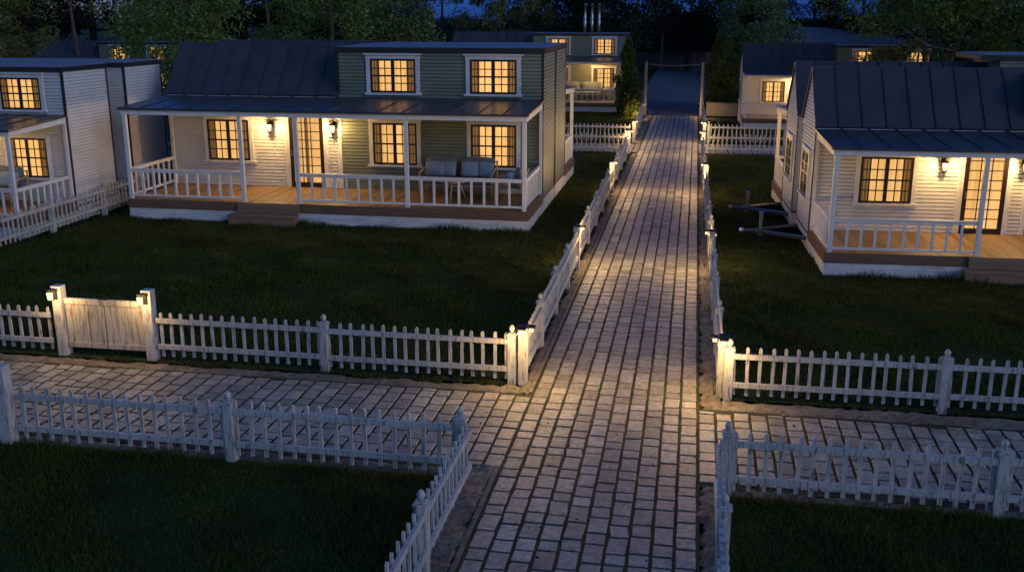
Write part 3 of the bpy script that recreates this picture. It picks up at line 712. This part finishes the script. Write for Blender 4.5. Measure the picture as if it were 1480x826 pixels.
for ch in C2.children:                 # this one's flat roof stands higher and overhangs
    if ch.name.split('.')[0] in ('flat_roof', 'roof_edge'): ch.location = (-.42, 0, .30)
    if ch.name.split('.')[0] == 'box_wall': ch.location = (0, 0, .30)
E_ = house_copy(A, 'far green house with three steel flues on its flat roof', (-13.2, 53.0, 0), .945)
F_ = house_copy(A, 'far white porch house right of the path, seen past the trees', (2.2, 46.6, 0), .86, math.radians(1.0))
G_ = house_copy(A, 'far green house half hidden by the leafy tree at the left', (-36.1, 49.8, 0), .83)
H_ = house_copy(B, 'far white house showing one wall corner at the left edge', (-42.6, 42.0, 0), .9)
I_ = house_copy(A, 'far house with a blue-grey roof behind the tree at the right edge', (15.3, 47.5, 0), .9)
lantern_pair(A, ['black lantern left of the glass door of the nearest green house', 'black lantern right of the glass door of the nearest green house'], 58)
lantern_pair(Cc, ['black lantern left of the glass door of the right-edge white house', 'black lantern right of the glass door of the right-edge white house'], 56)
for h in (E_, F_, B): lantern_pair(h, [None, None], 70)
lantern_pair(A2, [None, None], 80); lantern_pair(C2, [None, None], 80)
# added fill lamps without fixtures, brightening the visible ends of rear and neighbouring porches
def porch_fill(hroot, x, y=1.2, z=2.45, watts=10):
    mw = hroot.matrix_world; lamp('porch_fill_light', mw @ Vector((x, y, z)), watts, .08)
porch_fill(E_, 8.3, 1.3, 2.4, 60); porch_fill(B, 7.2, 1.2, 2.4, 34); porch_fill(A2, 8.6, 1.2, 2.4, 26); porch_fill(C2, 1.3, 1.2, 2.4, 34); porch_fill(F_, 3.2, 1.2, 2.4, 34)
# flues
for i, x in enumerate((7.65, 8.05, 8.45)):
    MB().lathe(x, 3.2, [(.085, TOP), (.085, 4.85), (.075, 4.86), (.075, 5.72), (.088, 5.73), (.088, 5.77)], 12).build('flue', M['steel'], E_, smooth=True)

# hitches of the trailers under the right-hand houses
def hitch(label, loc, rz, s=1.0):
    root = thing('trailer_hitch', label, 'trailer hitch', loc, rz, 'steel hitches of the house trailers', (s, s, s))
    mb = MB()
    for sg in (-1, 1): mb.tube([(0, sg*.78, .30), (-1.18, sg*.05, .30)], [.05, .05], 4)
    mb.tube([(-1.05, 0, .30), (-1.45, 0, .30)], [.05, .045], 6)
    mb.build('draw_bar', M['hitchsteel'], root)
    MB().lathe(-1.5, 0, [(.05, .25), (.065, .30), (.05, .36)], 8).build('coupler', M['steel'], root)
    mb = MB(); mb.lathe(-1.05, 0, [(.045, .18), (.045, .72), (.06, .725), (.06, .76)], 10); mb.build('jack', M['steel'], root)
    MB().poly([(-.05, -.68, .285), (-.05, .68, .285), (-1.0, .04, .285), (-1.0, -.04, .285)]).build('hollow_shade', M['shadowunder'], root)  # no real part: black sheet painted as the shade in the open frame
    return root
hitch('nearer steel trailer hitch on the lawn left of the right-edge house', (2.62, 23.25, -.08), CZ, .95)
hitch('farther steel trailer hitch with a thin jack beside the rear gabled house', (2.42, 26.1, -.08), CZ, .92)

# ------------------------------------------------------------------ porch furniture
def soft_box(mb_name, x0, x1, y0, y1, z0, z1, m, parent, puff=.03):
    bm = bmesh.new(); bmesh.ops.create_cube(bm, size=1.0)
    bmesh.ops.subdivide_edges(bm, edges=bm.edges[:], cuts=4, use_grid_fill=True)
    for v in bm.verts:
        a, b, c = v.co*2
        v.co.x *= 1-.06*(b*b)*(c*c); v.co.z *= 1-.10*(a*a); v.co.y *= (1.15-.55*max(a*a, c*c)) if (y1-y0) < (z1-z0) else 1.0
        if (y1-y0) >= (z1-z0): v.co.z *= 1.1-.25*max(a*a, b*b)
    for v in bm.verts:
        v.co = Vector(((x0+x1)/2+v.co.x*(x1-x0), (y0+y1)/2+v.co.y*(y1-y0), (z0+z1)/2+v.co.z*(z1-z0)))
    me = bpy.data.meshes.new(mb_name); bm.to_mesh(me); bm.free(); me.polygons.foreach_set('use_smooth', [True]*len(me.polygons)); me.materials.append(m)
    o = bpy.data.objects.new(mb_name, me); C.objects.link(o)
    if parent is not None: o.parent = parent
    return o
def sofa(label, loc, rz=0, w_=1.85, s=1.0, cm='cushion'):
    r_ = thing('garden_sofa', label, 'sofa', loc, rz, 'cushioned seats on the porches', (s, s, s)); h = w_/2
    mb = MB()
    for sg in (-1, 1):
        x = sg*h
        mb.tube([(x, -.36, 0), (x, -.34, .60)], [.022, .022], 6); mb.tube([(x, .34, 0), (x, .40, .85)], [.022, .022], 6)
        mb.tube([(x, -.36, .61), (x, .0, .64), (x, .40, .70)], [.025, .028, .022], 6)
    mb.tube([(-h, -.34, .30), (h, -.34, .30)], [.02, .02], 6); mb.tube([(-h, .34, .30), (h, .34, .30)], [.02, .02], 6); mb.tube([(-h, .40, .82), (h, .40, .82)], [.02, .02], 6)
    mb.build('frame', M['palewood'], r_, smooth=True)
    soft_box('seat_cushion', -h+.04, -.01, -.36, .30, .32, .46, M[cm], r_); soft_box('seat_cushion', .01, h-.04, -.36, .30, .32, .46, M[cm], r_)
    for a, b in ((-h+.05, -.10), (.08, h-.05)): soft_box('back_cushion', a, b, .20, .38, .44, .95, M[cm], r_)
    return r_
def pillow(label, loc, rz, tilt, sz=.46, m='pillow', hs=.38):
    o = soft_box('pillow', -sz/2, sz/2, -.075, .075, -hs/2, hs/2, M[m], None)
    o.location = loc; o.rotation_euler = (tilt, 0, rz); return tag(o, label, 'pillow', 'throw pillows on the porch seats')
sofa('long blue-grey sofa against the green wall on the nearest porch', (-5.80, 24.85, DZ))
for i, (x, sz, nm) in enumerate(((-6.42, .50, 'wide slate pillow at the left end of the blue-grey sofa'), (-6.06, .36, 'narrow slate pillow second from the left on the blue-grey sofa'), (-5.52, .44, 'slate pillow just right of the gap in the blue-grey sofa'), (-5.12, .42, 'slate pillow at the right end of the blue-grey sofa'))):
    pillow(nm, (x, 24.93, DZ+.66), random.uniform(-.15, .15), -.28, sz)
ar = sofa('pale armchair seen from the side in the right corner of the nearest porch', (-4.25, 23.75, DZ), -math.pi/2+.1, .78, 1.0, 'palecloth')
pillow('pale grey-green pillow leaning in the corner armchair', (-4.12, 23.78, DZ+.72), -math.pi/2+.2, -.35, .48, 'palecloth')
pillow('slate pillow on the near arm of the corner armchair', (-4.25, 23.55, DZ+.66), -math.pi/2-.3, -.5, .40)
def table(label, loc, s=1.0):
    r_ = thing('coffee_table', label, 'table', loc, 0, None, (s, s, s))
    MB().lathe(0, 0, [(.33, .50), (.345, .51), (.345, .535), (.33, .545)], 24).build('table_top', M['palewood'], r_)
    for k in range(3):
        a = .5+k*2*math.pi/3; MB().tube([(.14*math.cos(a), .14*math.sin(a), .50), (.33*math.cos(a), .33*math.sin(a), 0)], [.022, .014], 8).build('leg', M['palewood'], r_, smooth=True)
    return r_
table('round white three-legged coffee table in front of the blue-grey sofa', (-5.72, 23.95, DZ))
# porch of the all-white house
sofa('dark sofa with two pillows on the porch at the left edge', (-17.0, 21.9, .45), 0, 1.9, .95)
pillow('pale blue pillow on the right end of the left-edge porch sofa', (-16.42, 21.95, .45+.62), .1, -.4, .55)
pillow('darker pillow left of the porch post at the left edge', (-17.05, 21.95, .45+.66), -.1, -.3, .46)
sofa('grey sofa under the window on the porch of the house with flues', (-6.0, 54.6, .47), 0, 2.2, 1.0, 'palecloth')

# ------------------------------------------------------------------ trees
def leaves(centers, radii, counts, size, squash=(1, 1, 1)):
    cs = np.repeat(centers, counts, 0); rs = np.repeat(radii, counts)
    n = len(cs); d = RNG.normal(0, 1, (n, 3)); d /= np.linalg.norm(d, axis=1)[:, None]
    r = rs*RNG.uniform(.15, 1, n)**.5
    P = cs+d*r[:, None]*np.array(squash)
    a = RNG.normal(0, 1, (n, 3)); a /= np.linalg.norm(a, axis=1)[:, None]
    b = np.cross(a, RNG.normal(0, 1, (n, 3))); b /= np.linalg.norm(b, axis=1)[:, None]
    s = size*RNG.uniform(.6, 1.4, n)[:, None]
    V = np.stack([P-a*s, P-b*s*.42, P+a*s, P+b*s*.42], 1).reshape(-1, 3)
    return V, np.arange(n*4).reshape(-1, 4)
def tree_mesh(seed, h, cr, leafm, n_leaf, leaf, base=.28, lean=0.0, multi=1, clumps=70, trunk=.026):
    global RNG
    RNG = np.random.default_rng(seed); rnd = random.Random(seed)
    mb = MB(); tips = []
    for s_ in range(multi):
        a0 = rnd.uniform(0, 6.28); sp = .0 if multi == 1 else rnd.uniform(.12, .3)
        top = Vector((math.cos(a0)*sp*h+lean*h, math.sin(a0)*sp*h, h*.86)); pts = [Vector((math.cos(a0)*.12*(multi > 1), math.sin(a0)*.12*(multi > 1), -.1))]
        for k in range(1, 8): t = k/7; pts.append(Vector((top.x*t**1.3+rnd.gauss(0, .06), top.y*t**1.3+rnd.gauss(0, .06), top.z*t)))
        r0 = h*(trunk if multi == 1 else .016)
        mb.tube(pts, [r0*(1.25 if k == 0 else 1-.86*k/7) for k in range(8)], 8)
        for k in range(9 if multi == 1 else 6):
            t = rnd.uniform(base+.02, .95); i = min(6, int(t*7)); p = pts[i].lerp(pts[i+1], t*7-i)
            an = rnd.uniform(0, 6.28); ln = cr*rnd.uniform(.55, .95)*(1-.45*max(0, t-.5))
            e = p+Vector((math.cos(an)*ln, math.sin(an)*ln, ln*rnd.uniform(.25, .75)))
            mid = p.lerp(e, .5)+Vector((0, 0, -.08*ln))
            rr = r0*(1-t*.8)*.5; mb.tube([p, mid, e], [rr, rr*.6, rr*.2], 5)
            if multi == 1 or e.z > .52*h: tips += [e, mid]
    cz = h*(base+1)/2; rz = h*(1-base)/2; cs = []
    for k in range(clumps):
        d = np.array([rnd.gauss(0, 1) for _ in range(3)]); d /= np.linalg.norm(d); rr = rnd.uniform(.35, 1.0)**.6
        wob = 1+.22*math.sin(3*math.atan2(d[1], d[0])+seed)+.15*math.sin(5*d[2]+seed*2)
        cs.append((d[0]*cr*rr*wob+lean*h*.6, d[1]*cr*rr*wob, cz+d[2]*rz*rr))
    cs += [tuple(t) for t in tips]
    cs = np.array(cs); rad = np.array([cr*rnd.uniform(.14, .34) for _ in cs])
    cnt = np.array([max(8, int(n_leaf/len(cs)*rnd.uniform(.4, 1.7))) for _ in cs])
    V, F = leaves(cs, rad, cnt, leaf, (1, 1, .75))
    return mb, V, F, leafm
def make_tree(name, label, loc, seed, h, cr, leafm, n_leaf=9000, leaf=.085, group='trees around the village', s=1.0, rz=0, cat='tree', **kw):
    root = thing(name, label, cat, loc, rz, group, (s, s, s))
    mb, V, F, lm = tree_mesh(seed, h, cr, leafm, n_leaf, leaf, **kw)
    mb.build('trunk', M['bark'], root, smooth=True); mesh_np('crown', V, F, M[lm], root); return root
def tree_copy(src, label, loc, s, rz, crown=None, sz=None):
    c = copy_tree(src); c.location = loc; c.scale = (s, s, sz or s); c.rotation_euler = (0, 0, rz); c['label'] = label
    return c
# nearer trees that catch the light
tR = make_tree('leafy_tree', 'large leafy tree with several bare stems behind the right-hand roofs', (9.6, 45.0, 0), 3, 9.5, 4.4, 'leaf1', 32000, .08, base=.40, multi=4, clumps=140)
tR2 = make_tree('leafy_tree', 'dark leafy tree at the right edge over the flat roof', (15.2, 44.5, 0), 5, 8.5, 3.4, 'leaf1', 13000, .085, base=.15, multi=3, clumps=80)
tL = make_tree('leafy_tree', 'bright green leafy tree in front of the far green house at left', (-20.9, 40.0, 0), 9, 8.4, 2.9, 'leaf1', 17000, .085, base=.12, clumps=110)
tM = make_tree('leafy_tree', 'broad green tree rising behind the flat roof of the nearest green house', (-17.2, 47.5, 0), 12, 9.0, 3.7, 'leaf1', 17000, .09, base=.16, clumps=100)
tS = make_tree('leafy_tree', 'grey-green tree joining the broad tree behind the green house on its right', (-14.7, 50.0, 0), 14, 7.2, 2.6, 'leaf4', 11000, .09, base=.12, clumps=70)
tO = make_tree('leafy_tree', 'olive green round tree behind the dark roof of the house with flues', (-12.3, 66.0, 0), 17, 8.6, 3.2, 'leaf2', 14000, .10, base=.2, clumps=85)
make_tree('leafy_shrub', 'leafy shrub crossing the left lit window behind the right-hand roofs', (7.6, 44.3, 0), 51, 4.0, 1.25, 'leaf2', 5000, .075, base=.2, multi=3, clumps=40, cat='shrub')
make_tree('leafy_shrub', 'dark leafy shrub right of the bare stems behind the right-hand roofs', (12.3, 45.8, 0), 53, 4.6, 1.6, 'leaf1', 6000, .08, base=.2, multi=3, clumps=45, cat='shrub')
tG = make_tree('leafy_tree', 'silvery green tree right of the tall gate posts', (3.0, 56.0, 0), 19, 6.9, 2.3, 'leaf4', 13000, .085, base=.12, clumps=75)
tW = make_tree('leafy_tree', 'pale trunked tree above the all-white house at the far left', (-34.0, 46.0, 0), 23, 9.5, 3.3, 'leaf2', 13000, .09, base=.2, clumps=85)
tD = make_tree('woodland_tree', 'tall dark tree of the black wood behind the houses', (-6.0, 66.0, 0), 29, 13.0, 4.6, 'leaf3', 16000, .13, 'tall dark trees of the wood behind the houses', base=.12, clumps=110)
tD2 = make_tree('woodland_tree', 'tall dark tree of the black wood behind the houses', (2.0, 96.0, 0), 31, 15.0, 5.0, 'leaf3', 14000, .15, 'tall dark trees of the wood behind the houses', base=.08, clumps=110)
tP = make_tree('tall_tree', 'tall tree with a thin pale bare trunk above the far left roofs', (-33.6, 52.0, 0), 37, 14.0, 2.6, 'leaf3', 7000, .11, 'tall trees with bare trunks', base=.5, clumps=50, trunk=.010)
for nm, x, y, r in (('tall tree with a thin bare trunk above the left-hand green gable', -33.4, 56.0, 1), ('tall bare trunked tree above the ridge of the nearest green house', -25.8, 60.0, 2), ('tall dark trunked tree standing against the blue gap in the woods', -17.4, 70.0, 3), ('tall bare trunked tree behind the ribbed grey roof', 8.9, 84.0, 4)):
    tree_copy(tP, nm, (x, y, 0), 1.0, r)
tree_copy(tM, 'dark olive tree filling the space left of the far green house', (-31.0, 58.0, 0), .95, 1.2)
DARK = 'tall dark tree of the black wood behind the houses'
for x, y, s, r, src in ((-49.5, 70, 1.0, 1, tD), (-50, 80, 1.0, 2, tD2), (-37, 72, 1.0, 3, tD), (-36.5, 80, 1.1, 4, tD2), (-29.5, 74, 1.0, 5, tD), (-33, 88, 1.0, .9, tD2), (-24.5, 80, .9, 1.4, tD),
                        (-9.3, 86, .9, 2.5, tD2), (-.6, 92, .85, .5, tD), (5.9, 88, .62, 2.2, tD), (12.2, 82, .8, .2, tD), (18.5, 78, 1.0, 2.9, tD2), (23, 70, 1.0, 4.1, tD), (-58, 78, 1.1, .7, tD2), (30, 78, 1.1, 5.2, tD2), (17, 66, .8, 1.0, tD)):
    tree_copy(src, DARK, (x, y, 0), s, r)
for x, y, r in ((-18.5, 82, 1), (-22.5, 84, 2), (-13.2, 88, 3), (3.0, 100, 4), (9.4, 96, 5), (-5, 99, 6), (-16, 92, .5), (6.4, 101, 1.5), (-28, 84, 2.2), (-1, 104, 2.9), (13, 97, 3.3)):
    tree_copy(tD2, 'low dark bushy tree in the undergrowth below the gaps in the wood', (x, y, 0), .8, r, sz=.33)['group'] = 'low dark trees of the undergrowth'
def conifer(label, loc, h, r, seed, n=9000):
    global RNG
    RNG = np.random.default_rng(seed)
    root = thing('conifer', label, 'tree', loc, 0, 'slim conifers by the tall gate posts')
    MB().tube([(0, 0, -.1), (0, 0, h*.5), (0, 0, h*.97)], [.07, .05, .01], 6).build('trunk', M['bark'], root)
    k = 150; t = RNG.uniform(0.02, 1, k); a = RNG.uniform(0, 6.28, k)
    R = r*np.minimum(1.0, 2.2*(1-t))**.8*(.75+.25*np.sin(a*3+t*9))*RNG.uniform(.35, 1, k)
    cs = np.stack([np.cos(a)*R, np.sin(a)*R, t*h*.96], -1); rad = r*RNG.uniform(.18, .36, k)*(1.15-.6*t)
    V, F = leaves(cs, rad, np.full(k, n//k), .075, (.8, .8, 1.7)); mesh_np('crown', V, F, M['conifer'], root); return root
conifer('slim upright conifer left of the tall gate posts, lit from below', (-3.30, 51.2, 0), 3.95, .72, 41)
conifer('bushy conifer right of the tall gate posts above the low wall', (1.50, 53.4, 0), 3.6, .95, 43)
conifer('small lit shrub at the foot of the slim conifer', (-2.95, 50.6, 0), 1.7, .55, 45, 3500)
conifer('second conifer close behind the bushy one at right', (1.15, 55.0, 0), 3.9, .8, 47)

# ------------------------------------------------------------------ far end: gate posts, rope, fences, walls
for x, nm in ((-2.42, 'left'), (.36, 'right')):
    tag(MB().box(x-.065, x+.065, 51.87, 52.0, -.05, 2.63).build('gate_post', M['postwood'], bevel=.01), f'tall bare timber gate post on the {nm} side where the paving ends', 'post', 'tall gate posts at the end of the path')
mb = MB(); pts = []
for k in range(25):
    t = k/24; pts.append((-2.33+2.6*t, 51.93, 2.52-.07*4*t*(1-t)))
mb.tube(pts, [.0035]*25, 5)
rope = mb.build('rope', M['rope']); tag(rope, 'thin sagging rope strung between the tall gate posts', 'rope')
mb = MB()
for k in range(1, 24): p = pts[k]; mb.lathe(p[0], p[1], [(.004, p[2]-.022), (.014, p[2]), (.004, p[2]+.022)], 6)
mb.build('bead', M['rope'], rope)
def board_fence(label, x0, x1, y, h):
    r_ = thing('board_fence', label, 'fence', (x0, y, 0)); mb = MB(); n = int((x1-x0)/.16)
    for k in range(n): mb.box(k*.16+.004, k*.16+.152, -.015, .015, 0, h+random.uniform(-.02, .02))
    mb.build('boards', M['greywood'], r_)
    for q in (0.05, (x1-x0)/2, x1-x0-.05): MB().box(q-.05, q+.05, .016, .11, -.05, h+.05).build('post', M['greywood'], r_)
board_fence('dark grey board fence right of the road behind the bushy conifer', .55, 3.2, 57.5, 2.9)
board_fence('dark board fence closing the far end of the road', -8, 6, 95.5, 1.5)
for x, y, h, nm in ((-2.9, 90, 3.2, 'thin dark pole standing beyond the far end of the road, left one'), (-1.0, 92, 4.6, 'taller thin dark pole standing beyond the road, right one')):
    tag(MB().lathe(x, y, [(.09, -.05), (.08, h)], 8).build('pole', M['greywood']), nm, 'pole')
def low_wall(label, x0, x1, y, h, t=.22):
    r_ = thing('low_wall', label, 'wall', (x0, y, 0)); MB().box(0, x1-x0, 0, t, -.05, h).build('wall_body', M['wallgrey'], r_, bevel=.01); MB().box(-.02, x1-x0+.02, -.03, t+.03, h+.001, h+.05).build('coping', M['dark'], r_)
low_wall('low grey wall under the bushy conifer right of the gate posts', .62, 2.6, 52.2, .62)
low_wall('low grey wall between the house with flues and the slim conifer', -4.0, -3.0, 53.0, .58)
tag(MB().lathe(1.12, 47.3, [(.05, -.03), (.05, .28), (.07, .285), (.07, .36), (.03, .38)], 10).build('bollard', M['postwood']), 'small pale bollard on the lawn before the low grey wall', 'bollard')
# closed green parasol under the big tree
r_ = thing('closed_parasol', 'closed bright green parasol half hidden behind the stemmed tree', 'parasol', (10.1, 46.6, 0))
MB().lathe(0, 0, [(.025, -.02), (.025, 4.2)], 8).build('pole', M['steel'], r_)
mb = MB(); prof = [(.30, 2.2), (.34, 2.5), (.28, 3.0), (.16, 3.6), (.03, 4.15)]; n_ = 16; b0 = len(mb.v)
for r0, z in prof:
    for j in range(n_): a = 2*math.pi*j/n_; q = r0*(1 if j % 2 else .72); mb.v.append((q*math.cos(a), q*math.sin(a), z))
for k in range(4):
    for j in range(n_): mb.f.append((k*n_+j, k*n_+(j+1) % n_, (k+1)*n_+(j+1) % n_, (k+1)*n_+j))
mb.build('canopy', M['greencloth'], r_)
# long building with the ribbed hipped roof
r_ = thing('long_building', 'long low building with a ribbed grey roof and a white wall far right', 'building', (4.4, 78.0, 0))
MB().box(0, 12.4, 0, 6, 0, 2.88).build('wall', M['cream'], r_)
mb = MB(); e, rz_ = 2.89, 3.92
P0, P1, P2, P3 = (-.4, -.4, e), (12.8, -.4, e), (12.8, 6.4, e), (-.4, 6.4, e); R0, R1 = (3.6, 3, rz_), (4.6, 3, rz_)
mb.poly([P0, P1, R1, R0]); mb.poly([P1, P2, R1]); mb.poly([P2, P3, R0, R1]); mb.poly([P3, P0, R0])
for k in range(1, 44):
    x = -.4+13.2*k/44
    t = min(1.0, (x+.4)/4.0 if x < 3.6 else (12.8-x)/8.2 if x > 4.6 else 1.0); mb.tube([(x, -.4, e+.01), (x, -.4+3.4*t, e+.01+(rz_-e)*t)], [.03, .03], 4, False)
mb.build('roof', M['ribbed'], r_)

# extra lamps at the far end that the photo shows lit from below
lamp('ground_spot_light', (-2.75, 49.9, .25), 45, .05); lamp('ground_spot_light', (.75, 51.2, .3), 24, .05); lamp('ground_spot_light', (-2.15, 51.4, .5), 8, .05); lamp('ground_spot_light', (.15, 51.4, .5), 8, .05)

# ------------------------------------------------------------------ render settings
sc.render.engine = 'CYCLES'
cy = sc.cycles; cy.use_denoising = True; cy.max_bounces = 6; cy.diffuse_bounces = 3; cy.glossy_bounces = 3; cy.transmission_bounces = 4
cy.sample_clamp_indirect = 3.0; cy.caustics_reflective = False; cy.caustics_refractive = False
sc.view_settings.view_transform = 'Standard'; sc.view_settings.look = 'None'; sc.view_settings.exposure = EXPO; sc.view_settings.gamma = 1
